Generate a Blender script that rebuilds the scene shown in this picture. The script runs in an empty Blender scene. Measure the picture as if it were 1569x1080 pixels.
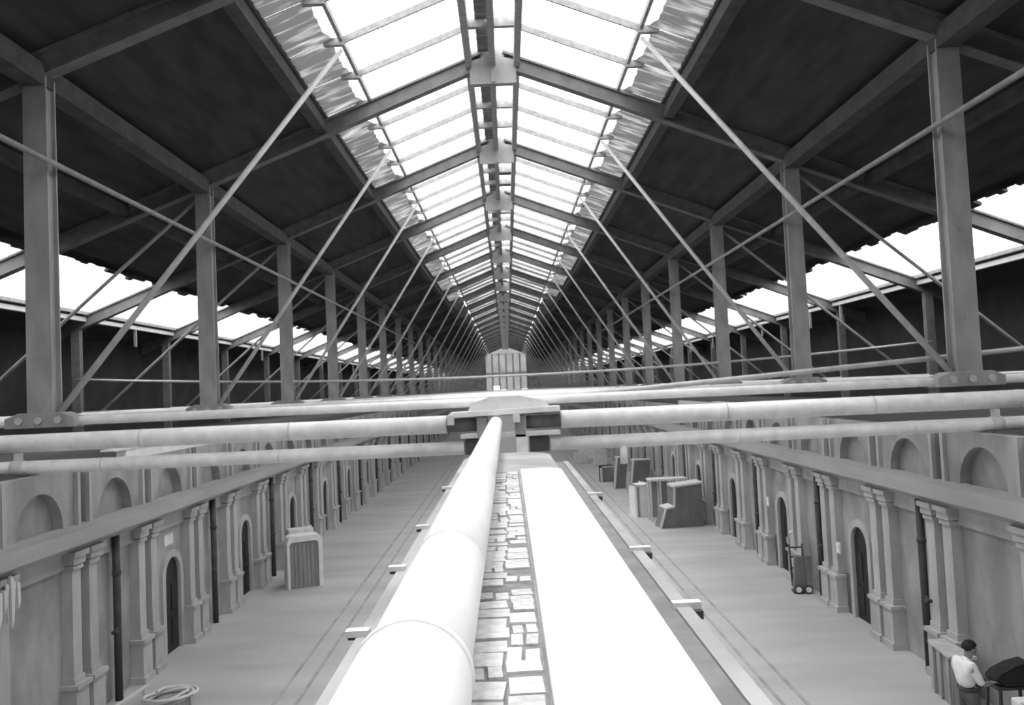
import bpy, bmesh, math, random
from mathutils import Vector, Matrix
random.seed(7)
S = bpy.context.scene
C = S.collection
PI = math.pi

# ------------------------------------------------------------------ camera
F, ROLL, VX, VY, H = 1245.0, 0.045, 777.0, 596.0, 5.9
_c, _s = math.cos(ROLL), math.sin(ROLL)
_a = (VX - 784.5) * _c - (VY - 540) * _s
_b = (VX - 784.5) * _s + (VY - 540) * _c
_yaw, _pit = math.atan2(-_a, F), math.atan2(_b, F)
fw = Vector((math.sin(_yaw) * math.cos(_pit), math.cos(_yaw) * math.cos(_pit), math.sin(_pit)))
r0 = Vector((math.cos(_yaw), -math.sin(_yaw), 0))
u0 = r0.cross(fw)
up = u0 * _c + r0 * _s
rt = r0 * _c - u0 * _s
cam = bpy.data.objects.new('camera', bpy.data.cameras.new('camera'))
C.objects.link(cam)
M = Matrix((rt, up, -fw)).transposed().to_4x4()
M.translation = (0, 0, H)
cam.matrix_world = M
cam.data.sensor_width = 36
cam.data.lens = 36 * F / 1569
cam.data.clip_end = 500
S.camera = cam

# ------------------------------------------------------------------ sky, exposure
W = bpy.data.worlds.new('overcast_sky')
S.world = W
W.use_nodes = True
bg = W.node_tree.nodes['Background']
bg.inputs[0].default_value = (1, 1, 1, 1)
bg.inputs[1].default_value = 4.6
W.cycles.sampling_method = 'MANUAL'
W.cycles.sample_map_resolution = 256
# high, veiled sun above the thin overcast: a very broad soft disc
sun = bpy.data.objects.new('sun', bpy.data.lights.new('sun', 'SUN'))
sun.data.energy = 4.2
sun.data.angle = math.radians(40)
sun.rotation_euler = (math.radians(-4), math.radians(-8), 0)
C.objects.link(sun)
vs = S.view_settings
vs.view_transform = 'Standard'
vs.look = 'None'
vs.gamma = 1
vs.exposure = 0.0
vs.use_curve_mapping = False
S.cycles.use_denoising = True
S.cycles.max_bounces = 8
S.cycles.diffuse_bounces = 5
S.cycles.transparent_max_bounces = 16
S.cycles.sample_clamp_indirect = 8


# ------------------------------------------------------------------ materials
def mat(name, g, g2=None, scale=6.0, stretch=(1, 1, 1), rough=0.75, bump=0.0, spec=0.3, metal=0.0, detail=6, lo=.35, hi=.65, per=0.0):
    m = bpy.data.materials.new(name)
    m.use_nodes = True
    nt = m.node_tree
    b = nt.nodes['Principled BSDF']
    b.inputs['Roughness'].default_value = rough
    b.inputs['Specular IOR Level'].default_value = spec
    b.inputs['Metallic'].default_value = metal
    g2 = g if g2 is None else g2
    tc = nt.nodes.new('ShaderNodeTexCoord')
    mp = nt.nodes.new('ShaderNodeMapping')
    mp.inputs['Scale'].default_value = stretch
    nz = nt.nodes.new('ShaderNodeTexNoise')
    nz.inputs['Scale'].default_value = scale
    nz.inputs['Detail'].default_value = detail
    rp = nt.nodes.new('ShaderNodeValToRGB')
    rp.color_ramp.elements[0].position = lo
    rp.color_ramp.elements[1].position = hi
    rp.color_ramp.elements[0].color = (g, g, g, 1)
    rp.color_ramp.elements[1].color = (g2, g2, g2, 1)
    nt.links.new(tc.outputs['Object'], mp.inputs['Vector'])
    nt.links.new(mp.outputs['Vector'], nz.inputs['Vector'])
    nt.links.new(nz.outputs['Fac'], rp.inputs['Fac'])
    out = rp.outputs['Color']
    if per:
        oi = nt.nodes.new('ShaderNodeObjectInfo')
        mr = nt.nodes.new('ShaderNodeMapRange')
        mr.inputs['To Min'].default_value = 1 - per
        mr.inputs['To Max'].default_value = 1 + per
        mx = nt.nodes.new('ShaderNodeVectorMath')
        mx.operation = 'SCALE'
        nt.links.new(oi.outputs['Random'], mr.inputs['Value'])
        nt.links.new(out, mx.inputs[0])
        nt.links.new(mr.outputs['Result'], mx.inputs['Scale'])
        out = mx.outputs[0]
    nt.links.new(out, b.inputs['Base Color'])
    if bump:
        bp = nt.nodes.new('ShaderNodeBump')
        bp.inputs['Strength'].default_value = bump
        bp.inputs['Distance'].default_value = 0.02
        nt.links.new(nz.outputs['Fac'], bp.inputs['Height'])
        nt.links.new(bp.outputs['Normal'], b.inputs['Normal'])
    return m


def glassmat(name, clear, t_lo, t_hi, scale, stretch=(1, 1, 1), lo=.4, hi=.7):
    """dirty sheet: CLEAR lets the sky straight through, the rest is a translucent film of uneven dirt, plus painted haze in the far panes"""
    m = bpy.data.materials.new(name)
    m.use_nodes = True
    nt = m.node_tree
    nt.nodes.clear()
    o = nt.nodes.new('ShaderNodeOutputMaterial')
    mix = nt.nodes.new('ShaderNodeMixShader')
    tr = nt.nodes.new('ShaderNodeBsdfTransparent')
    mix2 = nt.nodes.new('ShaderNodeMixShader')
    tl = nt.nodes.new('ShaderNodeBsdfTranslucent')
    df = nt.nodes.new('ShaderNodeBsdfDiffuse')
    df.inputs[0].default_value = (.35, .35, .35, 1)
    mix2.inputs[0].default_value = .35
    tc = nt.nodes.new('ShaderNodeTexCoord')
    oi = nt.nodes.new('ShaderNodeObjectInfo')
    ad = nt.nodes.new('ShaderNodeVectorMath')
    mp = nt.nodes.new('ShaderNodeMapping')
    mp.inputs['Scale'].default_value = stretch
    nz = nt.nodes.new('ShaderNodeTexNoise')
    nz.inputs['Scale'].default_value = scale
    nz.inputs['Detail'].default_value = 5
    rp = nt.nodes.new('ShaderNodeValToRGB')
    rp.color_ramp.elements[0].position = lo
    rp.color_ramp.elements[1].position = hi
    rp.color_ramp.elements[0].color = (t_lo,) * 3 + (1,)
    rp.color_ramp.elements[1].color = (t_hi,) * 3 + (1,)
    L = nt.links.new
    L(tc.outputs['Object'], ad.inputs[0])
    L(oi.outputs['Location'], ad.inputs[1])
    L(ad.outputs[0], mp.inputs['Vector'])
    L(mp.outputs[0], nz.inputs['Vector'])
    L(nz.outputs['Fac'], rp.inputs['Fac'])
    L(rp.outputs[0], tl.inputs[0])
    L(tl.outputs[0], mix2.inputs[1])
    L(df.outputs[0], mix2.inputs[2])
    mix.inputs[0].default_value = clear
    L(mix2.outputs[0], mix.inputs[1])
    L(tr.outputs[0], mix.inputs[2])
    L(mix.outputs[0], o.inputs[0])
    return m


MT = dict(
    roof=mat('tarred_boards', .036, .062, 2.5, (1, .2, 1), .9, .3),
    steel=mat('painted_steel', .27, .36, 3, (1, 1, .4), .6, .05),
    steel_dark=mat('sooty_steel', .13, .18, 3, (1, 1, 1), .7, .05),
    purlin=mat('tarred_steel', .065, .095, 3, (1, 1, 1), .8, .05),
    rod=mat('bare_rod', .42, .52, 5, (1, 1, 1), .5),
    frame=mat('skylight_iron', .28, .38, 8, (1, 1, 1), .7, .1),
    pipe=mat('aluminium_cladding', .72, .86, 5, (1, 1, 1), .42, .03, .4),
    pipe_white=mat('white_lagging', .76, .82, 7, (1, .3, 1), .6, .05),
    slab=mat('whitewash', .82, .9, 3, (1, .3, 1), .8, .05),
    brick=mat('pale_brick', .44, .60, 2.5, (1, 1, 1), .85, .05, per=.12),
    mortar=mat('dusty_mortar', .16, .24, 20, (1, 1, 1), .95, .3),
    concrete=mat('grey_concrete', .42, .55, 5, (1, 1, 1), .9, .2),
    conc_dark=mat('dark_concrete', .17, .23, 7, (1, 1, 1), .9, .2),
    floor=mat('worn_floor', .37, .49, .7, (.3, 1.1, 1), .7, .02, .35, detail=10, lo=.3, hi=.7),
    wall=mat('grey_plaster', .27, .41, 1.6, (1, 1, .6), .9, .05),
    stone=mat('light_stone', .40, .50, 2.5, (1, 1, .5), .85, .05, per=.06),
    cornice=mat('cornice_stone', .34, .40, 2, (1, .3, 1), .85, .05),
    recess_shade=mat('painted_recess_shade', .12, .16, 3),  # shade of pilaster gaps and attic slots, painted as a dark tone
    dado=mat('dark_dado', .13, .17, 3),
    door=mat('dark_door', .015, .03, 4, (1, 1, .2), .6),
    iron=mat('black_iron', .05, .08, 4, (1, 1, 1), .6),
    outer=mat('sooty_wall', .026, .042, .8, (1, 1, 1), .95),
    white=mat('white_paint', .72, .82, 3),
    offwhite=mat('offwhite_board', .55, .65, 4, (1, 1, .3)),
    panel=mat('grey_panel', .26, .34, 5, (3, 3, .2), .7),
    crate=mat('dark_board', .15, .20, 3, (1, 1, .3), .7),
    edge=mat('pale_edging', .60, .68, 4),
    skin=mat('skin', .24, .28, 8, rough=.6),
    hair=mat('dark_hair', .012, .025, 30, rough=.7),
    shirt=mat('white_shirt', .78, .86, 12, (1, 1, 1), .9, .1),
    trousers=mat('dark_trousers', .09, .13, 10, (1, 1, 1), .9, .1),
    black=mat('black_canvas', .015, .03, 8, (1, 1, 1), .85, .2),
    glass=glassmat('skylight_glass', .82, .55, .9, 1.5),
    glass_dirty=glassmat('grimy_glass', .45, .18, .5, 1.2),
    sheet=glassmat('grimy_sheet', .0, .05, .26, 3.0, (.35, 1.6, .35), .48, .78),
    glass_mid=glassmat('dusty_glass', .40, .35, .8, .9, (1, 1, 1), .35, .65),
    glass_far=glassmat('hazed_glass', .04, .42, .72, .8, (1, 1, 1), .3, .7),  # far panes: distance haze put into the grey of the glass, besides grime
    strip=glassmat('strip_glass', .75, .5, .9, 1.5),
    endglass=glassmat('end_window_glass', .0, .42, .5, .6),
)


# ------------------------------------------------------------------ mesh helpers
class MB:
    def __init__(s):
        s.v, s.f, s.sm = [], [], []

    def add(s, v, f, smooth=False):
        n = len(s.v)
        s.v += [tuple(p) for p in v]
        s.f += [tuple(i + n for i in q) for q in f]
        s.sm += [smooth] * len(f)
        return s

    def box(s, x0, x1, y0, y1, z0, z1):
        return s.add([(x0, y0, z0), (x1, y0, z0), (x1, y1, z0), (x0, y1, z0), (x0, y0, z1), (x1, y0, z1), (x1, y1, z1), (x0, y1, z1)],
                     [(0, 3, 2, 1), (4, 5, 6, 7), (0, 1, 5, 4), (1, 2, 6, 5), (2, 3, 7, 6), (3, 0, 4, 7)])

    def prism(s, poly, axis, a, b):
        """poly: 2-D outline; axis x: (y,z), y: (x,z), z: (x,y)"""
        P = {'x': lambda p, t: (t, p[0], p[1]), 'y': lambda p, t: (p[0], t, p[1]), 'z': lambda p, t: (p[0], p[1], t)}[axis]
        n = len(poly)
        return s.add([P(p, a) for p in poly] + [P(p, b) for p in poly],
                     [tuple(range(n)), tuple(range(2 * n - 1, n - 1, -1))] + [(i, i + n, (i + 1) % n + n, (i + 1) % n) for i in range(n)])

    def tube(s, pts, rad, n=12, caps=True, closed=False):
        """tube along a polyline, radius per point"""
        pts = [Vector(p) for p in pts]
        if not hasattr(rad, '__len__'):
            rad = [rad] * len(pts)
        v, f = [], []
        k = len(pts)
        for i, p in enumerate(pts):
            if closed:
                d = pts[(i + 1) % k] - pts[i - 1]
            else:
                d = pts[min(i + 1, k - 1)] - pts[max(i - 1, 0)]
            d.normalize()
            ref = Vector((0, 0, 1)) if abs(d.z) < .9 else Vector((1, 0, 0))
            a = d.cross(ref).normalized()
            b = a.cross(d)
            v += [p + (a * math.cos(2 * PI * j / n) + b * math.sin(2 * PI * j / n)) * rad[i] for j in range(n)]
        for i in range(k if closed else k - 1):
            q = (i + 1) % k
            f += [(i * n + j, i * n + (j + 1) % n, q * n + (j + 1) % n, q * n + j) for j in range(n)]
        s.add(v, f, True)
        if caps and not closed:
            m = len(s.v) - len(v)
            s.f += [tuple(m + j for j in range(n - 1, -1, -1)), tuple(m + (k - 1) * n + j for j in range(n))]
            s.sm += [False, False]
        return s

    def bar(s, p0, p1, w, d, updir=(0, 0, 1)):
        """rectangular bar p0->p1, w across, d along updir"""
        p0, p1 = Vector(p0), Vector(p1)
        t = (p1 - p0).normalized()
        u = Vector(updir)
        a = t.cross(u).normalized() * (w / 2)
        b = a.cross(t).normalized() * (d / 2)
        v = [p0 - a - b, p0 + a - b, p0 + a + b, p0 - a + b, p1 - a - b, p1 + a - b, p1 + a + b, p1 - a + b]
        return s.add(v, [(0, 1, 2, 3), (7, 6, 5, 4), (0, 4, 5, 1), (1, 5, 6, 2), (2, 6, 7, 3), (3, 7, 4, 0)])

    def mesh(s, name, bevel=0):
        me = bpy.data.meshes.new(name)
        me.from_pydata(s.v, [], s.f)
        me.polygons.foreach_set('use_smooth', s.sm)
        bm = bmesh.new()
        bm.from_mesh(me)
        bmesh.ops.recalc_face_normals(bm, faces=bm.faces)
        if bevel:
            es = [e for e in bm.edges if len(e.link_faces) == 2 and e.calc_face_angle(0) > .6]
            bmesh.ops.bevel(bm, geom=es, offset=bevel, segments=2, affect='EDGES', profile=.5)
        bm.to_mesh(me)
        bm.free()
        return me


def obj(name, me, m, parent=None, loc=(0, 0, 0), rz=0.0, scale=None):
    if isinstance(me, MB):
        me = me.mesh(name)
    if isinstance(m, str):
        m = MT[m]
    if m is not None and not me.materials:
        me.materials.append(m)
    o = bpy.data.objects.new(name, me)
    C.objects.link(o)
    o.location = loc
    o.rotation_euler = (0, 0, rz)
    if scale:
        o.scale = scale
    if parent:
        o.parent = parent
    return o


def tag(o, label=None, cat=None, group=None, kind=None):
    if label: o['label'] = label
    if cat: o['category'] = cat
    if group: o['group'] = group
    if kind: o['kind'] = kind
    return o


def thing(name, label, cat, loc=(0, 0, 0), rz=0.0, group=None, kind=None):
    o = bpy.data.objects.new(name, None)
    C.objects.link(o)
    o.location = loc
    o.rotation_euler = (0, 0, rz)
    return tag(o, label, cat, group, kind)


# ------------------------------------------------------------------ the hall
Y0, Y1 = -18.0, 183.0            # back and far end
B, T0, NT = 8.2, 14.8, 21        # bay, first truss, number of trusses
SL, RZ = 0.39, H + 9.8           # roof slope, ridge height
def roof(x): return RZ - SL * abs(x)
XS, XA, XB, XO = 4.8, 13.2, 16.0, 17.6   # ridge light edge, side strip from/to, outer wall
XP, XQ = 8.38, 16.4               # main and outer posts
WX = 8.25                        # facade plane
TOPW = 4.75                      # facade top

tag(obj('floor', MB().box(-XO, XO, Y0, Y1, -.3, 0), 'floor'), 'wide worn grey concrete floor of the hall', kind='structure')

# dark roof slopes, outer walls, end walls
for sgn, side in ((-1, 'left'), (1, 'right')):
    mb = MB()
    for a, b in ((XS, XA), (XB, XO + .2)):
        p = [(sgn * a, roof(a)), (sgn * b, roof(b)), (sgn * b, roof(b) + .14), (sgn * a, roof(a) + .14)]
        mb.prism(p, 'y', Y0, Y1)
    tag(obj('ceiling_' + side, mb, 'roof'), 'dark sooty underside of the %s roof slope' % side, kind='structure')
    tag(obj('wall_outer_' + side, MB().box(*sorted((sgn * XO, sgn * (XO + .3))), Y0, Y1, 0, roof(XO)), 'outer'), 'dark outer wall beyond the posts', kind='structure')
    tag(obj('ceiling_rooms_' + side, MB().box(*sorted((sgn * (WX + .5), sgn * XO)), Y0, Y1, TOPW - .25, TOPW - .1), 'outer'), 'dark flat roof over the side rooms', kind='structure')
tag(obj('wall_back', MB().prism([(-XO, 0), (XO, 0), (XO, roof(XO)), (0, RZ + .1), (-XO, roof(XO))], 'y', Y0 - .3, Y0), 'outer'), 'dark wall closing the hall behind', kind='structure')

# far gable with its tall central light
mb = MB()
EW = 4.7
mb.prism([(-XO, 0), (-EW, 0), (-EW, roof(EW)), (-XO, roof(XO))], 'y', Y1, Y1 + .3)
mb.prism([(XO, 0), (EW, 0), (EW, roof(EW)), (XO, roof(XO))], 'y', Y1, Y1 + .3)
mb.box(-EW, EW, Y1, Y1 + .3, 0, 4.0)
tag(obj('wall_far', mb, 'wall'), 'grey gable wall at the far end of the hall', kind='structure')
wf = thing('window_1', 'tall grimy end window under the ridge light', None, (0, Y1, 0), kind='structure')
del_gap = {(0, 1), (0, 2), (1, 2), (0, 5)}
for r in range(3):
    for k in range(6):
        za, zb = [(4.0, 6.9), (6.9, 10.2), (10.2, 13.85)][r]
        if (r, k) in del_gap and r == 0:
            zb2 = 5.9 if k == 1 else 5.0
            obj('glass_pane', MB().box(-EW + k * EW / 3, -EW + (k + 1) * EW / 3, .1, .14, zb2 + .8, zb), 'endglass', wf)
        else:
            obj('glass_pane', MB().box(-EW + k * EW / 3, -EW + (k + 1) * EW / 3, .1, .14, za, zb), 'endglass', wf)
for k in range(7):
    obj('mullion', MB().box(-EW + k * EW / 3 - .1, -EW + k * EW / 3 + .1, 0, .25, 4, roof(EW)), 'steel', wf)
obj('gable_board', MB().prism([(-EW, roof(EW) - .05), (EW, roof(EW) - .05), (EW, roof(EW) + .1), (0, RZ + .1), (-EW, roof(EW) + .1)], 'y', .08, .2), 'endglass', wf)
obj('transom', MB().box(-EW, EW, -.1, .3, 9.3, 9.7), 'edge', wf)

# ------------------------------------------------------------------ ridge light and side strips
NB = 7                                  # bays whose panes are built one by one
Q = B / 4
rl = thing('window_2', 'long glazed ridge light running the length of the hall', None, kind='structure')
XG = 3.55                               # lower edge of the clear glass
XR = .69                                # ridge beams


def slope_box(x0, x1, y0, y1, off, th, sgn):
    """plate lying in the roof slope between x0 and x1, OFF above it"""
    p = [(sgn * x0, roof(x0) + off), (sgn * x1, roof(x1) + off), (sgn * x1, roof(x1) + off + th), (sgn * x0, roof(x0) + off + th)]
    return MB().prism(p, 'y', y0, y1)


def sheet_mesh(sgn, seed, ly):
    """corrugated grimy sheet with a ragged, rounded upper end that leaves a gap of sky"""
    rnd = random.Random(seed)
    mb = MB()
    n = 15
    gap = rnd.uniform(.20, .36)
    v, f = [], []
    k = 6
    for i in range(n + 1):
        t = i / n
        y = t * ly
        e = abs(2 * t - 1)
        xa = 3.60 + .015 * rnd.random() + gap * max(0, 1 - e ** 5)
        xb = XS + .06 + .05 * rnd.random()
        for j in range(k + 1):
            x = xa + (xb - xa) * j / k
            v.append((sgn * x, y, roof(x) + .10 + .03 * math.sin(i * 2.1)))
    for i in range(n):
        for j in range(k):
            a = i * (k + 1) + j
            f.append((a, a + 1, a + k + 2, a + k + 1))
    return mb.add(v, f)


bars_far, glass_far, sheet_far, glass_near = MB(), MB(), MB(), MB()
for sgn in (-1, 1):
    pane = slope_box(XR, XG, .03, Q - .03, .06, .02, sgn).mesh('glass_pane')
    panes = [pane, pane.copy(), pane.copy()]
    for p_, g_ in zip(panes, ('glass', 'glass_mid', 'glass_far')):
        p_.materials.append(MT[g_])
    bar = slope_box(XR, XG + .05, -.028, .028, -.10, .17, sgn).mesh('glazing_bar')
    sheets = [sheet_mesh(sgn, 10 * sgn + 50 + k, Q).mesh('grimy_sheet') for k in range(5)]
    for n in range(NB * 4):
        y = T0 + n * Q
        obj('glass_pane', panes[min(2, max(0, n - 6) // 8)], None, rl, (0, y, 0))
        obj('grimy_sheet', random.choice(sheets), 'sheet', rl, (0, y, 0))
        if n % 4:
            obj('glazing_bar', bar, 'frame', rl, (0, y, 0))
    # near end over the camera and far end: joined
    for y in [Y0 + .2 + i * Q for i in range(int((T0 - Y0) / Q))] + [T0 + n * Q for n in range(NB * 4, int((Y1 - T0) / Q))]:
        yy = min(y + Q - .03, T0 - .03) if y < T0 else y + Q - .03
        m = slope_box(XR, XG, y + .03, yy, .06, .02, sgn)
        (glass_near if y < T0 else glass_far).add(m.v, m.f)
        m = slope_box(XG + .2, XS + .06, y + .03, yy + .03, .10, .02, sgn)
        sheet_far.add(m.v, m.f)
        m = slope_box(XR, XG + .05, y - .035, y + .035, -.10, .17, sgn)
        bars_far.add(m.v, m.f)
    obj('ridge_beam', MB().box(*sorted((sgn * (XR - .09), sgn * (XR + .09))), Y0, Y1, roof(XR) - .32, roof(XR) + .12), 'frame', rl)
    # lower gutter of the glass, with a lug at every bar
    g = MB().box(*sorted((sgn * (XG - .04), sgn * (XG + .05))), Y0, Y1, roof(XG) - .05, roof(XG) + .10)
    gutter = obj('glass_gutter', g, 'frame', rl)
    lug = MB().box(*sorted((sgn * (XG - .07), sgn * (XG + .42))), -.07, .07, roof(XG + .2) - .06, roof(XG + .2) + .10).mesh('lug')
    for n in range(NB * 4):
        obj('lug', lug, 'frame', gutter, (0, T0 + n * Q, 0))
tag(obj('glass_pane', glass_far, 'glass_far', rl), kind='stuff')
tag(obj('glass_pane', glass_near, 'glass', rl), kind='stuff')
tag(obj('grimy_sheet', sheet_far, 'sheet', rl), kind='stuff')
tag(obj('glazing_bar', bars_far, 'frame', rl), kind='stuff')
obj('ridge_beam', MB().box(-.10, .08, Y0, Y1, RZ - .55, RZ - .18), 'frame', rl)
capm = MB().box(-.42, -.06, .0, Q, RZ - .10, RZ - .07).mesh('ridge_sheet')
capb = MB().box(-XR, XR, -.08, .08, RZ - .30, RZ - .06).mesh('ridge_bar')
cap2 = MB().box(.06, .62, .2, Q - .9, RZ - .12, RZ - .09).mesh('ridge_sheet')
for n in range(NB * 4):
    y = T0 + n * Q
    obj('ridge_sheet', capm, 'sheet', rl, (0, y, 0))
    obj('ridge_bar', capb, 'frame', rl, (0, y, 0))
    if n > 7 and n % 3:
        obj('ridge_sheet', cap2, 'sheet', rl, (0, y, 0))
tag(obj('ridge_sheet', MB().box(-.42, .42, T0 + NB * B, Y1, RZ - .10, RZ - .07).box(-.42, .42, Y0, T0, RZ - .10, RZ - .07), 'sheet', rl), kind='stuff')

def strip_mesh(sgn, seed):
    rnd = random.Random(seed)
    mb = MB()
    v, f = [], []
    n = 13
    for i in range(n + 1):
        sc = .16 * abs(math.sin(i * PI / 3 + .4)) + .10 * rnd.random()
        for x in (XA - .05 - sc, XB):
            v.append((sgn * x, i / n * Q, roof(x) + .16 + .025 * (i % 2)))
    for i in range(n):
        f.append((2 * i, 2 * i + 1, 2 * i + 3, 2 * i + 2))
    return mb.add(v, f)


for sgn, w in ((-1, 'window_3'), (1, 'window_4')):
    st = thing(w, 'white daylight strip of corrugated glass low in the %s roof slope' % ('left' if sgn < 0 else 'right'), None, kind='structure')
    ms = [strip_mesh(sgn, 90 + k + 9 * sgn).mesh('corrugated_pane') for k in range(5)]
    far = MB()
    for n in range(-16, int((Y1 - T0) / Q)):
        if -1 <= n < 36:
            obj('corrugated_pane', random.choice(ms), 'strip', st, (0, T0 + n * Q, 0))
        else:
            m = slope_box(XA, XB, T0 + n * Q, T0 + (n + 1) * Q, .16, .02, sgn)
            far.add(m.v, m.f)
    tag(obj('corrugated_pane', far, 'strip', st), kind='stuff')
    # ragged lower edge of the dark roof: board ends of uneven length
    rag = MB()
    y = T0 - B
    while y < T0 + 10 * B:
        ly = random.uniform(.35, .8)
        m = slope_box(XA - .3, XA + random.uniform(.02, .34), y, y + ly - .02, .0, .10, sgn)
        rag.add(m.v, m.f)
        y += ly
    tag(obj('board_ends', rag, 'roof', st), kind='stuff')
    obj('sill_rail', MB().box(*sorted((sgn * (XB - .16), sgn * (XB - .06))), Y0, Y1, roof(XB) - .02, roof(XB) + .10), 'frame', st)
    obj('sill_gutter', MB().box(*sorted((sgn * (XB - .02), sgn * (XB + .16))), Y0, Y1, roof(XB) - .26, roof(XB) - .10), 'white', st)
    for n in range(0, 14):
        obj('hanging_strip', MB().box(-.05, .05, -.05, .05, -.75 - .3 * random.random(), 0), 'steel', st, (sgn * (XB + .05), T0 + (n + random.uniform(.3, .9)) * B, roof(XB) - .2))

# longitudinal members
for sgn, side in ((-1, 'left'), (1, 'right')):
    tag(obj('purlin_beam', MB().box(*sorted((sgn * XP - .2, sgn * XP + .2)), T0 - B, Y1, roof(XP) - .62, roof(XP) - .22), 'purlin'),
        'dark longitudinal beam joining the tops of the %s row of main posts' % side, 'beam')
    tag(obj('curb_beam', MB().box(*sorted((sgn * XS, sgn * (XS + .3))), Y0, Y1, roof(XS + .3) - .30, roof(XS + .3)), 'purlin'),
        'dark curb beam along the %s edge of the ridge light' % side, 'beam')
    tag(obj('brace_rod', MB().tube([(sgn * (XP - .35), T0 - B, H + 4.45), (sgn * (XP - .35), T0 + 7 * B, H + 4.45)], .055, 8), 'steel'),
        'thin longitudinal rod running past the %s main posts high up' % side, 'rod')
    for x in (10.6,):
        tag(obj('purlin_beam', MB().box(*sorted((sgn * x - .12, sgn * x + .12)), T0 - B, Y1, roof(x) - .30, roof(x) - .02), 'purlin'),
            'dark slender purlin under the %s slope between post beam and daylight strip' % side, 'beam')

# ------------------------------------------------------------------ trusses (one set of meshes, copied)
zt = H - .22                      # tie bar centre
tm = {}
for sgn in (-1, 1):
    a, b = (sgn * .3, 0, roof(.3) - .24), (sgn * (XO), 0, roof(XO) - .24)
    tm['rafter', sgn] = MB().bar(a, b, .16, .34).bar((a[0], 0, a[2] + .2), (b[0], 0, b[2] + .2), .34, .06).bar((a[0], 0, a[2] - .2), (b[0], 0, b[2] - .2), .30, .05).mesh('rafter')
    x = sgn * XP
    # post: I-section with flanges facing along the hall and a slight taper
    p = MB()
    zb, ztp = zt + .12, roof(XP) - .45
    wb, wt = .23, .21
    for yy in (-.16, .13):
        p.add([(x - wb, yy, zb), (x + wb, yy, zb), (x + wt, yy, ztp), (x - wt, yy, ztp), (x - wb, yy + .04, zb), (x + wb, yy + .04, zb), (x + wt, yy + .04, ztp), (x - wt, yy + .04, ztp)],
              [(0, 1, 2, 3), (7, 6, 5, 4), (0, 4, 5, 1), (1, 5, 6, 2), (2, 6, 7, 3), (3, 7, 4, 0)])
    p.box(x - .15, x + .15, -.12, .13, zb, ztp)
    for zz in (zb + 1.0, zb + 2.6, zb + 4.3, zb + 5.8):
        p.box(x - .03, x + .03, -.18, -.15, zz, zz + .06)
    tm['post', sgn] = p.mesh('post')
    # foot shoe with bolts
    q = MB().prism([(x - .62, zt - .10), (x + .62, zt - .10), (x + .62, zt + .08), (x + .38, zt + .17), (x - .38, zt + .17), (x - .62, zt + .08)], 'y', -.2, .2)
    tm['shoe', sgn] = q.mesh('post_shoe', .015)
    for k in range(3):
        tm['bolt', sgn, k] = MB().tube([(x - .35 + .35 * k, -.20, zt + .03), (x - .35 + .35 * k, -.25, zt + .03)], .065, 8).mesh('bolt')
    tm['rod', sgn] = MB().tube([(x - sgn * .25, .02, zt + .15), (sgn * 3.62, 4.35, H + 8.28)], .062, 8).mesh('diagonal_rod')
    tm['outrod', sgn] = MB().tube([(x + sgn * .2, .02, roof(XP) - .75), (sgn * (XQ - .2), .02, H - .75)], .055, 8).mesh('diagonal_rod')
    tm['outpost', sgn] = MB().box(sgn * XQ - .16, sgn * XQ + .16, -.12, .12, TOPW - .12, roof(XQ) - .4).mesh('outer_post')
tm['tie'] = MB().tube([(-XQ, 0, zt), (XQ, 0, zt)], .085, 10).mesh('tie_bar')
tm['gusset'] = MB().prism([(-.66, RZ - 1.05), (.66, RZ - 1.05), (.66, RZ - .42), (.0, RZ - .22), (-.66, RZ - .42)], 'y', -.16, -.12).box(-.66, .66, -.2, -.1, RZ - 1.09, RZ - 1.03).mesh('ridge_gusset')
tm['stiff'] = MB().box(-.05, .05, -.24, -.16, RZ - 1.05, RZ - .3).mesh('stiffener')
ORD = ['first', 'second', 'third', 'fourth', 'fifth', 'sixth', 'seventh', 'eighth']
for n in range(NT):
    y = T0 + n * B
    if n == 0:
        lb = 'steel roof truss standing over the clad cross pipes and the saddle'
    elif n < 8:
        lb = 'steel roof truss with post pair, %s beyond the cross pipes' % ORD[n - 1]
    else:
        lb = 'steel roof truss in the dim far stretch of the hall'
    t = thing('roof_truss', lb, 'truss', (0, y, 0), group='roof trusses along the hall' if n < 8 else 'far roof trusses')
    for sgn in (-1, 1):
        obj('rafter', tm['rafter', sgn], 'steel_dark', t)
        po = obj('post', tm['post', sgn], 'steel', t)
        obj('diagonal_rod', tm['rod', sgn], 'rod', t)
        if n >= 1:
            obj('diagonal_rod', tm['outrod', sgn], 'steel', t)
            obj('outer_post', tm['outpost', sgn], 'steel_dark', t)
        sh = obj('post_shoe', tm['shoe', sgn], 'steel', t)
        if n < 2:
            for k in range(3):
                obj('bolt', tm['bolt', sgn, k], 'rod', sh)
    obj('tie_bar', tm['tie'], 'pipe', t)
    gu = obj('ridge_gusset', tm['gusset'], 'steel', t)
    if n < 4:
        obj('stiffener', tm['stiff'], 'steel', gu)

# slack cross cable at the third truss, raised rod at the first
tag(obj('cross_cable', MB().tube([(X * XQ / 16, T0 + 2 * B - .1, H + .5 + .6 * (X / 16) ** 2) for X in range(-16, 17, 2)], .045, 8), 'rod'),
    'pale slack cable strung across the hall between the outer posts', 'cable')
tag(obj('stay_rod', MB().tube([(.9, T0 + .35, H - .20), (5, T0 + .35, H + .04), (XQ, T0 + .35, H + .72)], .05, 8), 'rod'),
    'pale stay rod rising to the right above the tie bar', 'rod')

# ------------------------------------------------------------------ facades
def arc(cy, cz, r, n, a0=PI, a1=0.0, rz=None):
    rz = r if rz is None else rz
    return [(cy + r * math.cos(a0 + (a1 - a0) * i / n), cz + rz * math.sin(a0 + (a1 - a0) * i / n)) for i in range(n + 1)]


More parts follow.
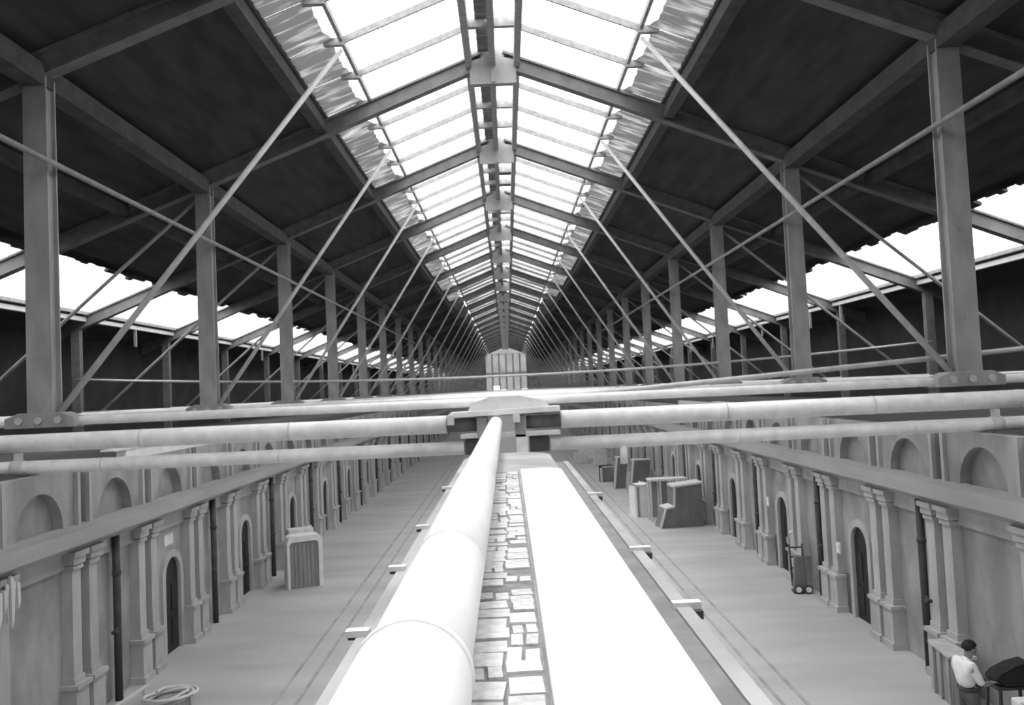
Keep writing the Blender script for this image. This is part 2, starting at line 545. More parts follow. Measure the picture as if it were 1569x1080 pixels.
door_no = 0
for sgn, side, c0, MOD, dp, zc0, zc1, offs, sl0 in ((-1, 'left', 19.75, 5.44, 2.40, 3.40, 3.71, (-1.65, 1.12), 15.73), (1, 'right', 19.48, 5.4, 2.15, 3.46, 3.79, (-1.5, 1.42), 15.63)):
    lo, hi = sorted((sgn * WX, sgn * (WX + .35)))
    ks = list(range(-3, 17))
    ys = c0 - 3 * MOD - MOD / 2
    ye = c0 + 16 * MOD + MOD / 2
    wall = MB()
    for k in ks:
        c = c0 + k * MOD
        a, b = c - MOD / 2, c + MOD / 2
        if k >= 0:
            poly = [(a, 0), (c - .43, 0)] + arc(c, 1.82, .43, 10) + [(c + .43, 0), (b, 0), (b, zc0 + .1), (a, zc0 + .1)]
        else:
            poly = [(a, 0), (b, 0), (b, zc0 + .1), (a, zc0 + .1)]
        wall.prism(poly, 'x', sgn * WX, sgn * (WX + .35))
        for u in (0, 1):                     # attic: lunette niche and slots
            ua = sl0 + (2 * k + u) * MOD / 2
            ub = ua + MOD / 2
            uc = (ua + ub) / 2
            poly = [(ua + .16, zc1 - .1), (uc - .72, zc1 - .1)] + arc(uc, zc1, .72, 12) + [(uc + .72, zc1 - .1), (ub - .16, zc1 - .1), (ub - .16, TOPW), (ua + .16, TOPW)]
            wall.prism(poly, 'x', sgn * WX, sgn * (WX + .3))
    wall.box(lo, hi, sl0 - 3 * MOD - 8, sl0 - 3 * MOD + .16, zc1 - .1, TOPW)
    wall.box(lo, hi, Y0, ys, 0, zc0 + .1)
    wall.box(lo, hi, ye, Y1, 0, zc0 + .1)
    wall.box(lo, hi, sl0 + 17 * MOD, Y1, zc1 - .1, TOPW)
    wo = tag(obj('wall_' + side, wall, 'wall'), 'grey plastered facade of the side rooms on the %s' % side, kind='structure')
    obj('niche_back', MB().box(*sorted((sgn * (WX + .20), sgn * (WX + .34))), sl0 - 3 * MOD, sl0 + 17 * MOD, zc1 - .1, TOPW), 'recess_shade' if False else 'wall', wo)
    # cornice, three steps
    co = MB()
    xs = lambda p, q: sorted((sgn * (WX - p), sgn * (WX + q)))
    co.box(*xs(.45, .1), Y0, Y1, zc0 + .05, zc1)
    co.box(*xs(.36, .1), Y0, Y1, zc0, zc0 + .05)
    co.box(*xs(.22, .1), Y0, Y1, zc0 - .10, zc0)
    obj('cornice', co, 'cornice', wo)
    fr = MB().box(*xs(.08, .1), Y0, Y1, zc0 - .42, zc0 - .10)
    obj('frieze', fr, 'stone', wo)
    # pilasters
    zp = .92
    sh = MB().box(*sorted((sgn * (WX - .20), sgn * WX)), -.15, .15, zp, zc0 - .36).box(*sorted((sgn * (WX - .23), sgn * WX)), -.18, .18, zp, zp + .12).mesh('pilaster')
    pd = MB().box(*sorted((sgn * (WX - .28), sgn * WX)), -.22, .22, 0, zp - .08).box(*sorted((sgn * (WX - .33), sgn * WX)), -.26, .26, zp - .08, zp).box(*sorted((sgn * (WX - .33), sgn * WX)), -.26, .26, 0, .14).mesh('pedestal')
    cp = MB().box(*sorted((sgn * (WX - .24), sgn * WX)), -.18, .18, zc0 - .44, zc0 - .36).box(*sorted((sgn * (WX - .27), sgn * WX)), -.21, .21, zc0 - .34, zc0 - .20).box(*sorted((sgn * (WX - .32), sgn * WX)), -.25, .25, zc0 - .20, zc0 - .10).mesh('capital')
    rim = MB().box(*sorted((sgn * (WX - .08), sgn * WX)), -.05, .05, zc1, TOPW).mesh('slot_rim')
    pp = MB().box(*sorted((sgn * (WX - .02), sgn * WX)), -.15, .15, zp, zc0 - .42).mesh('pair_gap_shade')  # thin slab coloured with the shade between paired pilasters
    sp_ = MB().box(*sorted((sgn * (WX + .17), sgn * (WX + .20))), -.16, .16, zc1, TOPW).mesh('slot_shade')  # slot backing, the shade of its depth put into the colour
    dd = MB().box(*sorted((sgn * (WX - .03), sgn * WX)), 0, .5, 0, .95).mesh('dado')
    jm = MB()
    ao, ai = arc(0, 1.82, .60, 12), arc(0, 1.82, .43, 12)
    jm.prism([(-.60, 0)] + ao + [(.60, 0), (.43, 0)] + ai[::-1] + [(-.43, 0)], 'x', sgn * (WX - .06), sgn * WX)
    jmm = jm.mesh('door_surround')
    leaf = MB().prism([(-.43, 0)] + arc(0, 1.82, .43, 12) + [(.43, 0)], 'x', sgn * (WX + .03), sgn * (WX + .12))
    for zz in (.15, .95):
        leaf.box(*sorted((sgn * (WX + .01), sgn * (WX + .03))), -.36, -.04, zz, zz + .65)
        leaf.box(*sorted((sgn * (WX + .01), sgn * (WX + .03))), .04, .36, zz, zz + .65)
    leaf = leaf.mesh('door_leaf')
    dpm = MB().tube([(sgn * (WX - .17), 0, 0), (sgn * (WX - .17), 0, zc0 - .11)], .075, 10).mesh('downpipe')
    arm = MB().tube([(sgn * (WX - .17), -.02, 1.45), (sgn * (WX - .32), -.45, 1.47)], .03, 6).box(*sorted((sgn * (WX - .38), sgn * (WX - .28))), -.5, -.38, 1.44, 1.50).mesh('valve_arm')
    clip = MB().tube([(sgn * (WX - .17), 0, 2.5), (sgn * (WX - .17), 0, 2.58)], .09, 10).mesh('collar')
    for k in ks:
        c = c0 + k * MOD
        for pc in (c + offs[0], c + offs[1]):
            if k >= -2:
                obj('pair_gap_shade', pp, 'recess_shade', wo, (0, pc, 0))
            for d in (-.30, .30):
                if k < -2: continue
                pl = obj('pilaster', sh, 'stone', wo, (0, pc + d, 0))
                obj('pedestal', pd, 'stone', pl)
                obj('capital', cp, 'stone', pl)
        for u in (0, 1):
            yb = sl0 + (2 * k + u) * MOD / 2
            obj('slot_shade', sp_, 'recess_shade', wo, (0, yb, 0))
            for d in (-.21, .21):
                obj('slot_rim', rim, 'stone', wo, (0, yb + d, 0))
        if k >= 0:
            door_no += 1
            dr = thing('door_%d' % door_no, None, None, (0, c, 0), kind='structure')
            obj('door_leaf', leaf, 'door', dr)
            obj('door_surround', jmm, 'stone', dr)
            obj('dado', dd, 'dado', wo, (0, c + .60, 0))
        if k >= -1:
            od = ['first', 'second', 'third', 'fourth', 'fifth']
            if k < 4:
                lb = 'black downpipe with valve arm on the %s facade, %s from the cross pipes' % (side, od[k + 1])
            else:
                lb = 'black downpipe far along the %s facade' % side
            d = thing('downpipe', lb, 'pipe', (0, c + dp, 0), group='downpipes on the %s facade' % side)
            obj('pipe_run', dpm, 'iron', d)
            obj('valve_arm', arm, 'iron', d)
            obj('collar', clip, 'iron', d)

# floor rails beside the wall
for x, lb in ((-4.80, 'outer rail let into the floor on the left side'), (-4.35, 'inner rail let into the floor on the left side'),
              (5.15, 'outer rail let into the floor on the right side'), (4.72, 'inner rail let into the floor on the right side')):
    tag(obj('floor_rail', MB().box(x - .035, x + .035, 2, Y1 - 1, -.02, .012), 'wall'), 'thin dark ' + lb, 'rail', 'rails in the floor')

# ------------------------------------------------------------------ the walk-on wall in the middle
ZW = H - .72
WE = 9.6
mw = MB()
out = [(-.47, -3), (.446, -3), (.446, WE - .5)] + [(.446 - .4 + .4 * math.cos(a * PI / 12), WE - .5 + .5 * math.sin(a * PI / 12)) for a in range(1, 7)] + [(-.30, WE), (-.47, WE - .25)]
mw.prism(out, 'z', 0, ZW - .03)
cw = tag(obj('wall_centre', mw, 'wall'), 'narrow masonry wall down the middle of the hall', kind='structure')
# mortar bed for the bricks
obj('mortar_bed', MB().box(-.16, .068, -3, 7.3, ZW - .032, ZW - .022), 'mortar', cw)
bm_ = [MB().box(-.5, .5, -.5, .5, -.02, .012).mesh('brick'), MB().prism([(-.5, -.46), (.48, -.5), (.5, .47), (-.47, .5)], 'z', -.02, .014).mesh('brick'), MB().prism([(-.48, -.5), (.5, -.47), (.47, .5), (-.5, .46)], 'z', -.02, .010).mesh('brick')]
y = 1.15
while y < 7.2:
    pitch = random.uniform(.085, .135)
    split = random.uniform(-.045, -.015)
    for col, (xa, xb) in enumerate(((-.135, split), (split, .064))):
        if random.random() < .03: continue
        sub = 2 if random.random() < .22 else 1
        for q in range(sub):
            wq = (xb - xa) / sub
            o = obj('brick', random.choice(bm_), 'brick', cw, (xa + wq * (q + .5), y + col * .045 + random.uniform(-.006, .006), ZW - .024 - random.uniform(0, .007)), random.uniform(-.06, .06))
            o.scale = (wq - .010, pitch - .012, 1)
            o.rotation_euler.x = random.uniform(-.03, .03)
    y += pitch
# whitewashed slab
sl = MB().prism([(.066, -3), (.44, -3), (.44, 7.1), (.30, 7.25), (.085, 7.18)], 'z', ZW - .03, ZW + .012)
obj('white_slab', sl.mesh('white_slab', .008), 'slab', cw)
# gutter ledge with pale rim and cleats, right side; rim and cleats, left side
led = obj('ledge', MB().box(.446, .585, -3, WE - .5, ZW - .25, ZW - .12), 'conc_dark', cw)
rim = obj('ledge_rim', MB().box(.585, .64, -3, WE - .5, ZW - .25, ZW - .11), 'wall', cw)
for yy in (2.0, 3.05, 4.1, 6.2):
    cl = obj('cleat', MB().box(.575, .68, yy - .022, yy + .022, ZW - .12, ZW - .095), 'edge', cw)
    obj('cleat_foot', MB().box(.64, .68, yy - .05, yy + .022, ZW - .15, ZW - .12), 'iron', cl)
obj('ledge_rim', MB().box(-.51, -.47, -3, WE - .4, ZW - .12, ZW - .04), 'wall', cw)
for yy in (2.62, 3.55, 4.6, 6.4):
    cl = obj('cleat', MB().box(-.545, -.47, yy - .02, yy + .02, ZW - .04, ZW - .02), 'edge', cw)
    obj('cleat_foot', MB().box(-.545, -.5, yy + .02, yy + .05, ZW - .06, ZW - .03), 'iron', cl)

# long pipe on the wall
XPp, ZPp, RP = -.218, H - .58, .118
lp = thing('lagged_pipe', 'thick white lagged pipe lying along the narrow centre wall', 'pipe', (XPp, 0, ZPp))
obj('pipe_section', MB().tube([(0, -3, 0), (0, 1.62, 0), (0, 1.68, 0)], [RP + .006, RP + .006, RP + .004], 48), 'pipe_white', lp)
obj('pipe_section', MB().tube([(0, 1.66, 0), (0, 2.75, 0)], RP - .002, 48), 'pipe_white', lp)
obj('pipe_section', MB().tube([(0, 2.74, 0), (0, 5.2, 0)], RP, 48), 'pipe_white', lp)
obj('pipe_section', MB().tube([(0, 5.19, 0), (0, T0 + .1, 0)], RP - .002, 48), 'pipe_white', lp)
obj('joint_ring', MB().tube([(0, 1.655, 0), (0, 1.685, 0)], RP + .009, 48), 'pipe_white', lp)
for yy in (3.3, 6.3, 8.9):
    obj('support_block', MB().box(-.09, .05, yy - .05, yy + .05, ZW - .028 - ZPp, -RP + .02), 'concrete', lp)

# ------------------------------------------------------------------ cross pipes and the saddle
YT = T0 - .42
for sgn, side in ((-1, 'left'), (1, 'right')):
    z1 = H - .575
    u = thing('cross_pipe', 'thick clad upper pipe crossing from the saddle to the %s wall' % side, 'pipe', (0, YT, z1), group='cross pipes')
    xe = -1.09 if sgn < 0 else .92
    obj('cladding', MB().tube([(sgn * XO, 0, 0), (xe, 0, 0)], .158, 28), 'pipe', u)
    obj('pipe_end', MB().tube([(xe, 0, -.02), (-.57 if sgn < 0 else .31, 0, -.02)], .115, 20), 'steel_dark', u)
    for k in range(1, 5):
        obj('cladding_band', MB().tube([(sgn * (1.2 + 2.6 * k), 0, 0), (sgn * (1.26 + 2.6 * k), 0, 0)], .162, 28), 'pipe', u)
    z2 = H - 1.0
    l = thing('cross_pipe', 'thinner clad lower pipe crossing from the saddle to the %s wall' % side, 'pipe', (0, YT, z2), group='cross pipes')
    obj('cladding', MB().tube([(sgn * XO, 0, 0), (-.80 if sgn < 0 else .72, 0, 0)], .118, 24), 'pipe', l)
    for k in range(1, 4):
        obj('cladding_band', MB().tube([(sgn * (.9 + 3.1 * k), 0, 0), (sgn * (.95 + 3.1 * k), 0, 0)], .121, 24), 'pipe', l)
    hg = obj('hanger_clamp', MB().box(sgn * 8.62 - .05, sgn * 8.62 + .05, -.06, .06, .10, .264), 'edge', l)
    obj('clamp_ring', MB().tube([(sgn * 8.52, 0, 0), (sgn * 8.72, 0, 0)], .132, 24), 'edge', hg)
    if sgn > 0:
        obj('drain_stub', MB().tube([(2.0, -.02, -.05), (2.0, -.02, -.40)], .07, 12), 'white', l)
sd = thing('pipe_saddle', 'cast saddle plate where the lagged pipe meets the cross pipes', 'bracket', (0, YT, 0))
obj('top_plate', MB().prism([(-1.08, H - .43), (-1.0, H - .37), (.9, H - .33), (.9, H - .42), (-1.0, H - .455)], 'y', -.30, .30).mesh('top_plate'), 'pipe', sd)
for x in (-1.0, .14):
    obj('lug', MB().box(x - .06, x + .06, -.33, -.22, H - .58, H - .42), 'edge', sd)
for x in (-.46, .20):
    obj('web', MB().box(x - .09, x + .09, -.2, .3, H - .84, H - .47), 'steel', sd)
obj('lower_plate', MB().box(-.85, .90, -.12, .32, H - .83, H - .77), 'pipe', sd)
obj('stub', MB().box(.12, .32, -.2, .25, H - 1.5, H - .8), 'pipe', sd)
obj('stub', MB().box(-.50, -.36, -.2, .25, H - 1.5, H - .8), 'steel', sd)
for s_ in (-1, 1):
    obj('box_end', MB().box(*sorted((s_ * .40 - .04, s_ * .74 - .04)), -.05, .30, H - 1.12, H - .86), 'iron', sd)
obj('upper_block', MB().prism([(-.75, H - .42), (.8, H - .38), (.62, H - .22), (.2, H - .12), (-.3, H - .12), (-.62, H - .22)], 'y', -.1, .28), 'edge', sd)
obj('pier', MB().box(-.55, .55, -.25, .45, 0, H - 1.5), 'concrete', sd)

# planks lying on the facade tops
tag(obj('plank', MB().box(-8.45, -8.25, 17.6, 23.0, TOPW + .004, TOPW + .22).box(-8.5, -8.22, 17.0, 19.0, TOPW + .22, TOPW + .26), 'white'), 'white boards lying on top of the left facade', 'plank')
tag(obj('plank', MB().box(8.27, 8.45, 28.5, 39.5, TOPW + .004, TOPW + .22).box(8.25, 8.5, 29.5, 33, TOPW + .22, TOPW + .27), 'offwhite'), 'pale boards lying on top of the right facade', 'plank')

# ------------------------------------------------------------------ things on the floor
def rounded(w, h, r, n=6):
    p = [(0, 0), (w, 0)]
    p += [(w - r + r * math.cos(a * PI / 2 / n), h - r + r * math.sin(a * PI / 2 / n)) for a in range(n + 1)]
    p += [(r + r * math.cos(PI / 2 + a * PI / 2 / n), h - r + r * math.sin(PI / 2 + a * PI / 2 / n)) for a in range(n + 1)]
    return p


# white hooded cabinet, corner towards the walk
cab = thing('cabinet', 'white rounded cabinet with a grey fluted front by the left pilasters', 'cabinet', (-6.99, 25.4, 0), math.radians(27))
w, h = 1.08, 1.62
o1, i1 = rounded(w, h, .16), [(x * .80 + .08, z) for x, z in rounded(w, h - .17, .10)]
i1 = [(.06 + (w - .19) * (x / w), z) for x, z in rounded(w, h - .18, .12)]
fr = MB()
n = len(o1)
fr.prism([o1[0]] + o1[::-1][:-1] + [o1[1]][:0] + [(i1[1][0], 0)] + i1[2:] + [(i1[0][0], 0)], 'y', 0, .55)
obj('hood', fr.mesh('hood'), 'white', cab)
obj('side_cheek', MB().box(-.03, .05, .02, .55, 0, h - .15).mesh('side_cheek', .02), 'white', cab)
fl = MB().box(i1[0][0], i1[1][0], .10, .5, 0, h - .19)
obj('front_panel', fl, 'panel', cab)
for k in range(7):
    obj('flute', MB().box(.10 + k * .125, .145 + k * .125, .07, .10, .02, h - .3), 'panel', cab)
obj('back_lid', MB().box(.15, .95, .55, .95, 0, h + .14).mesh('back_lid', .03), 'offwhite', cab)

# stepped dark cabinet, right
st = thing('counter_unit', 'dark stepped counter unit with pale top edges by the right pilasters', 'counter', (5.93, 33.0, 0), math.radians(5))
prof = [(.02, 0), (1.80, 0), (1.80, 1.72), (.66, 1.62), (.60, .82), (.26, .76)]
obj('carcass', MB().prism(prof, 'y', 0, .9), 'crate', st)
obj('top_edge', MB().prism([(.62, 1.61), (1.84, 1.72), (1.84, 1.80), (.62, 1.69)], 'y', -.04, .92), 'edge', st)
obj('step_edge', MB().prism([(.24, .75), (.62, .81), (.62, .88), (.24, .82)], 'y', -.04, .92), 'edge', st)
obj('side_edge', MB().prism([(-.03, 0), (.05, 0), (.30, .78), (.23, .78)], 'y', -.04, .05), 'edge', st)
obj('post_edge', MB().prism([(.58, .84), (.64, .84), (.70, 1.66), (.62, 1.66)], 'y', -.04, .0), 'edge', st)
cr = thing('crate_frame', 'open pale crate frame standing behind the dark stepped counter', 'crate', (5.85, 34.6, 0))
for x in (0, .42, .84):
    obj('upright', MB().box(x, x + .07, 0, .07, 0, 1.72), 'edge', cr)
    obj('upright', MB().box(x, x + .07, .6, .67, 0, 1.72), 'edge', cr)
obj('top_rail', MB().box(-.03, 1.6, -.03, .7, 1.72, 1.80), 'edge', cr)
obj('back_board', MB().box(0, .9, .67, .70, .1, 1.72), 'panel', cr)
# white upright box
wb_ = thing('white_box', 'tall white box with open slot, beside the dark stepped counter', 'box', (5.42, 36.0, 0), math.radians(12))
obj('shell', MB().box(0, .10, 0, .75, 0, 1.42).box(0, 1.0, 0, .75, 1.34, 1.42).box(.24, 1.0, .02, .75, 0, 1.34).mesh('shell'), 'white', wb_)
obj('side_panel', MB().box(.55, 1.02, -.03, .0, .0, 1.26), 'offwhite', wb_)
obj('lid', MB().prism([(.5, 1.42), (1.04, 1.28), (1.06, 1.34), (.5, 1.50)], 'y', -.05, .8), 'white', wb_)
# leaning dark boards
for k, (x, y, ww, hh, lb) in enumerate(((5.85, 46.2, .6, 1.72, 'dark leaning board with pale left edge, beside the twin dark panel'), (6.62, 45.2, .95, 1.62, 'wide dark panel with pale edges standing behind the white box'))):
    t = thing('board_panel', lb, 'panel', (x, y, 0), math.radians(6))
    obj('board', MB().prism([(0, 0), (ww, 0), (ww + .22, hh), (.22, hh)], 'y', 0, .5), 'crate', t)
    obj('side_edge', MB().prism([(-.06, 0), (.02, 0), (.24, hh), (.15, hh)], 'y', -.03, .08), 'edge', t)
    obj('top_edge', MB().box(.16, ww + .24, -.03, .5, hh, hh + .06), 'edge', t)
bx_ = thing('small_crate', 'small pale crate with dark front beside the leaning boards', 'crate', (5.42, 49.6, 0))
obj('shell', MB().box(0, .12, 0, .6, 0, .95).box(0, .85, .05, .6, 0, .95).box(0, .85, 0, .6, .88, .95), 'edge', bx_)
obj('front', MB().box(.14, .82, .02, .06, .03, .85), 'crate', bx_)
for k, (x, y, w, h, m, lb) in enumerate(((4.9, 62, 1.0, .7, 'offwhite', 'low pale carton far down the right aisle'), (6.2, 60, .9, 1.1, 'edge', 'pale upright carton far down the right aisle'), (5.6, 66, 1.4, .6, 'white', 'flat white carton far down the right aisle'))):
    t = thing('carton', lb, 'carton', (x, y, 0))
    obj('body', MB().box(0, w, 0, .7, 0, h).mesh('body', .02), m, t)
    obj('flap', MB().prism([(0, h), (w, h), (w, h + .02), (0, h + .12)], 'y', .1, .62), m, t)

# sack truck against the right facade
tr = thing('sack_truck', 'dark sack truck with pale handle and two pale wheels by the right facade', 'hand truck', (7.62, 22.6, 0), math.radians(-8))
for x in (0, .34):
    obj('rail', MB().tube([(x, 0, .14), (x, .12, .8), (x, .2, 1.25)], .028, 8), 'iron', tr)
obj('handle', MB().tube([(.0, .2, 1.25), (-.03, .18, 1.42), (.05, .14, 1.58), (.12, .12, 1.6)], .045, 8), 'white', tr)
for z in (.3, .6, .9, 1.15):
    obj('rung', MB().tube([(0, .03 + z * .13, z), (.34, .03 + z * .13, z)], .022, 8), 'iron', tr)
obj('toe_plate', MB().box(-.04, .38, -.3, .02, .02, .05), 'iron', tr)
obj('load', MB().prism([(-.02, .06), (.36, .06), (.30, .95), (.06, 1.0)], 'y', -.22, -.01).mesh('load', .03), 'crate', tr)
for x in (.12, .38):
    wh = obj('wheel', MB().tube([(x - .03, -.30, .12), (x - .03, -.36, .12)], .115, 20), 'iron', tr)
    obj('hub', MB().tube([(x - .03, -.36, .12), (x - .03, -.375, .12)], .075, 16), 'white', wh)
# notice plates
for lb, loc, dx, m in (('small white notice plate above the first left doorway', (-8.25, 19.62, 2.68), .03, 'white'),
                       ('small white plate on the right facade beside the second doorway', (8.02, 25.6, 2.02), -.03, 'white'),
                       ('small white box fixed to the right pilaster by the downpipe', (8.02, 20.2, 1.62), -.05, 'white')):
    t = thing('notice_plate', lb, 'sign', loc)
    wy = .24 if 'above' in lb else .08
    obj('plate', MB().box(*sorted((0, dx)), -wy, wy, -.11, .11), m, t)
    obj('plate_frame', MB().box(*sorted((0, dx * .6)), -wy - .03, wy + .03, -.14, .14), 'offwhite', t)

# ragged pale sheeting on the near left wall
rs = MB()
for k in range(7):
    yc = 12.55 + k * .085
    z0, z1 = 2.50 + random.uniform(0, .35), 3.22 + random.uniform(-.1, .12)
    rs.prism([(yc, z1), (yc + .075, z1 - .04), (yc + .06 + random.uniform(-.03, .03), z0 + .1), (yc + .03, z0)], 'x', -7.925, -7.88 - .02 * (k % 2))
tag(obj('ragged_sheet', rs, 'offwhite'), 'ragged pale sheeting hanging on the near left facade', 'sheeting')

# hose coil and slat at the foot of the left wall
hc = thing('hose_coil', 'loose coil of pale hose on a drum at the foot of the left facade', 'hose', (-6.75, 16.0, 0))
obj('drum', MB().tube([(0, 0, 0), (0, 0, .24)], .36, 24), 'panel', hc)
cpt = []
for i in range(64):
    a = i * 2 * PI * 2.6 / 64
    r = .36 + .10 * math.sin(a * .7) + .06 * math.sin(a * 1.9)
    cpt.append((r * 1.15 * math.cos(a), r * .95 * math.sin(a), .28 + .03 * math.sin(a * 1.3) + .0012 * i))
obj('hose', MB().tube(cpt, .034, 8), 'edge', hc)
tag(obj('slat', MB().bar((-7.62, 15.2, .30), (-7.40, 16.5, .34), .07, .04).bar((-7.55, 15.5, 0), (-7.55, 15.5, .3), .05, .05, (0, 1, 0)).bar((-7.42, 16.35, 0), (-7.42, 16.35, .32), .05, .05, (0, 1, 0)), 'edge'),
    'pale slat on two short legs along the foot of the left facade', 'slat')

# work bench behind the man
bn = thing('work_bench', 'grey work bench against the right facade behind the man', 'bench', (0, 0, 0))
obj('bench_top', MB().prism([(7.45, 14.3), (7.90, 14.2), (7.90, 15.25), (7.58, 15.25)], 'z', .86, .92).mesh('bench_top', .01), 'concrete', bn)
obj('bench_side', MB().prism([(7.52, 14.36), (7.88, 14.28), (7.88, 15.2), (7.63, 15.2)], 'z', 0, .86), 'panel', bn)
for yy in (14.45, 14.8, 15.1):
    obj('slat', MB().box(7.47 + (yy - 14.2) * .1, 7.55 + (yy - 14.2) * .1, yy - .05, yy + .05, .05, .84), 'wall', bn)

# stand with the black bag, white box in front
sn = thing('trestle_stand', 'dark trestle stand under the black bag beside the man', 'stand', (7.56, 12.75, 0))
obj('stand_top', MB().box(-.30, .32, -.22, .22, .98, 1.02), 'iron', sn)
for a, b in ((-.24, -.17), (-.24, .17), (.26, -.17), (.26, .17)):
    obj('leg', MB().bar((a * 1.15, b * 1.2, 0), (a, b, .98), .04, .04, (0, 1, 0)), 'iron', sn)
bagm = MB().prism([(-.34, 1.12), (-.26, 1.03), (.02, 1.02), (.28, 1.03), (.31, 1.12), (.28, 1.30), (.19, 1.37), (-.02, 1.32), (-.24, 1.22)], 'y', -.17, .17)
bag = thing('black_bag', 'black slumped canvas bag on the trestle stand beside the man', 'bag', (7.58, 12.72, 0))
bo = obj('bag_body', bagm.mesh('bag_body', .035), 'black', bag)
obj('bag_flap', MB().prism([(-.24, 1.23), (-.03, 1.335), (.19, 1.385), (.28, 1.31), (.26, 1.30), (.18, 1.36), (-.02, 1.31)], 'y', -.19, .10), 'black', bag)
obj('strap', MB().tube([(-.22, -.1, 1.22), (-.28, -.16, 1.14), (-.2, -.19, 1.06), (.1, -.19, 1.05), (.3, -.17, 1.1)], .018, 8), 'black', bag)
wc = thing('carton', 'white carton on the floor in front of the black bag', 'carton', (7.26, 11.95, 0))
obj('body', MB().box(-.02, .58, -.25, .25, 0, 1.02).mesh('body', .02), 'white', wc)
obj('flap', MB().box(-.03, .59, -.26, .0, 1.02, 1.04), 'offwhite', wc)

# ------------------------------------------------------------------ the man
def skin_mesh(name, joints, edges, m, parent, sub=2, root=0):
    me = bpy.data.meshes.new(name)
    me.from_pydata([j[:3] for j in joints], edges, [])
    o = bpy.data.objects.new(name, me)
    C.objects.link(o)
    bpy.context.view_layer.objects.active = o
    o.modifiers.new('skin', 'SKIN')
    for i, j in enumerate(joints):
        sv = me.skin_vertices[0].data[i]
        sv.radius = (j[3], j[4] if len(j) > 4 else j[3])
        sv.use_root = i == root
    s = o.modifiers.new('sub', 'SUBSURF')
    s.levels = s.render_levels = sub
    dg = bpy.context.evaluated_depsgraph_get()
    nm = bpy.data.meshes.new_from_object(o.evaluated_get(dg))
    bpy.data.objects.remove(o)
    for p in nm.polygons: p.use_smooth = True
    nm.materials.clear()
    return obj(name, nm, m, parent)


# local frame: +x is where he faces, z up, y to his left; origin on the floor between the feet
man = thing('person', 'man in white shirt and dark trousers bending his head over the black bag', 'person', (6.86, 12.62, 0), math.radians(8))
# legs + hips (trousers)
J = [(0, 0, .92, .15, .13), (0, .10, .86, .105), (.03, .11, .50, .075), (0, .11, .10, .055), (0, -.10, .86, .105), (-.02, -.11, .50, .075), (-.06, -.11, .10, .055), (0, 0, 1.05, .15, .125)]
skin_mesh('trousers', J, [(0, 1), (1, 2), (2, 3), (0, 4), (4, 5), (5, 6), (0, 7)], 'trousers', man)
for yy, xx in ((.11, .0), (-.11, -.06)):
    skin_mesh('shoe', [(xx - .05, yy, .05, .05), (xx + .08, yy, .045, .05), (xx + .18, yy, .035, .04)], [(0, 1), (1, 2)], 'black', man)
# shirt: torso, sleeves to the elbow
J = [(-.02, 0, 1.02, .155, .13), (-.05, 0, 1.18, .16, .135), (-.06, 0, 1.33, .17, .14), (-.03, 0, 1.44, .10, .09), (.0, 0, 1.485, .062, .06),
     (-.05, .19, 1.40, .068), (-.02, .25, 1.25, .062), (.04, .25, 1.14, .056), (-.05, -.19, 1.40, .068), (-.02, -.25, 1.25, .062), (.04, -.25, 1.14, .056)]
skin_mesh('shirt', J, [(0, 1), (1, 2), (2, 3), (3, 4), (2, 5), (5, 6), (6, 7), (2, 8), (8, 9), (9, 10)], 'shirt', man)
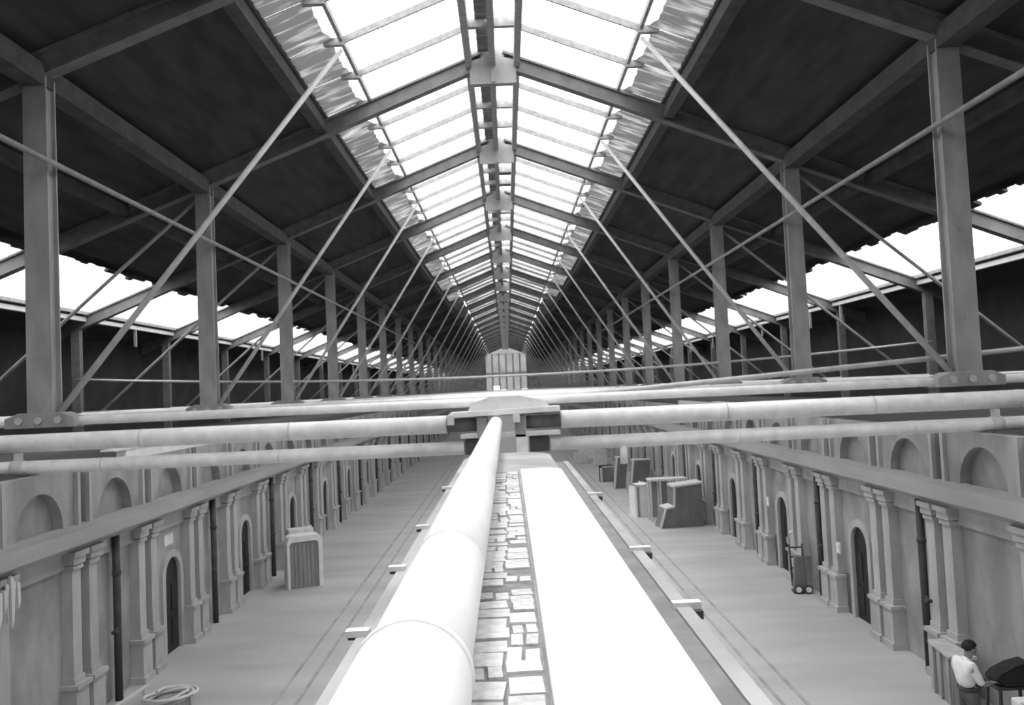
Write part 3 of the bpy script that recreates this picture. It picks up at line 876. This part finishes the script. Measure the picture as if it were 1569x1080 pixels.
# skin: neck + head as one, looking down; forearms and hands
J = [(.0, 0, 1.44, .06), (.035, 0, 1.53, .06), (.065, 0, 1.60, .105, .09), (.08, 0, 1.655, .095, .085), (.12, 0, 1.535, .06, .055)]
hd = skin_mesh('head', J, [(0, 1), (1, 2), (2, 3), (2, 4)], 'skin', man)
obj('nose', MB().tube([(.13, 0, 1.62), (.16, 0, 1.578), (.13, 0, 1.56)], [.012, .018, .012], 8), 'skin', hd)
for yy in (-.035, .035):
    obj('eye', MB().tube([(.115, yy, 1.612), (.136, yy, 1.608)], .011, 10), 'hair', hd)
for yy in (-.082, .082):
    obj('ear', MB().tube([(.04, yy * .97, 1.60), (.035, yy * 1.12, 1.595)], [.03, .024], 10), 'skin', hd)
obj('mouth', MB().box(.128, .142, -.025, .025, 1.528, 1.536), 'trousers', hd)
hm = MB()
hv_, hf_ = [], []
NU, NV = 20, 12
tilt = Matrix.Rotation(math.radians(14), 3, 'Y')
for b in range(NV + 1):
    for a in range(NU):
        ph, th = PI * b / NV, 2 * PI * a / NU
        d = Vector((math.sin(ph) * math.cos(th), math.sin(ph) * math.sin(th), math.cos(ph)))
        k = 1.0
        if d.x > .25 and d.z < .42: k = .74          # the face stays bare
        if d.z < -.45: k = min(k, .72)
        hv_.append(Vector((.052, 0, 1.625)) + tilt @ Vector((d.x * .120 * k, d.y * .098 * k, d.z * .116 * k)))
for b in range(NV):
    for a in range(NU):
        hf_.append((b * NU + a, b * NU + (a + 1) % NU, (b + 1) * NU + (a + 1) % NU, (b + 1) * NU + a))
hm.add(hv_, hf_, True)
obj('hair', hm, 'hair', man)
for sy in (1, -1):
    el, wr = (.04, .25 * sy, 1.15), (.25, .17 * sy, 1.13)
    skin_mesh('forearm', [el + (.045,), (.15, .21 * sy, 1.13, .042), wr + (.03,)], [(0, 1), (1, 2)], 'skin', man)
    hn = skin_mesh('hand', [wr + (.028, .022), (.29, .155 * sy, 1.125, .036, .02), (.325, .145 * sy, 1.12, .036, .018)], [(0, 1), (1, 2)], 'skin', man)
    for k, ln in enumerate((.055, .066, .07, .058)):
        yy = .145 * sy + (k - 1.5) * .019
        skin_mesh('finger', [(.325, yy, 1.122, .0085), (.325 + ln * .55, yy, 1.118, .008), (.325 + ln * .95, yy, 1.118 - .022, .0075)], [(0, 1), (1, 2)], 'skin', hn, 1)
    skin_mesh('thumb', [(.28, (.155 - .025) * sy, 1.128, .011), (.31, (.155 - .05) * sy, 1.128, .0095), (.335, (.155 - .055) * sy, 1.118, .0085)], [(0, 1), (1, 2)], 'skin', hn, 1)
obj('belt', MB().tube([(.155 * math.cos(a * PI / 12), .15 * math.sin(a * PI / 12) , 1.03) for a in range(24)], .014, 8, closed=True), 'iron', man)
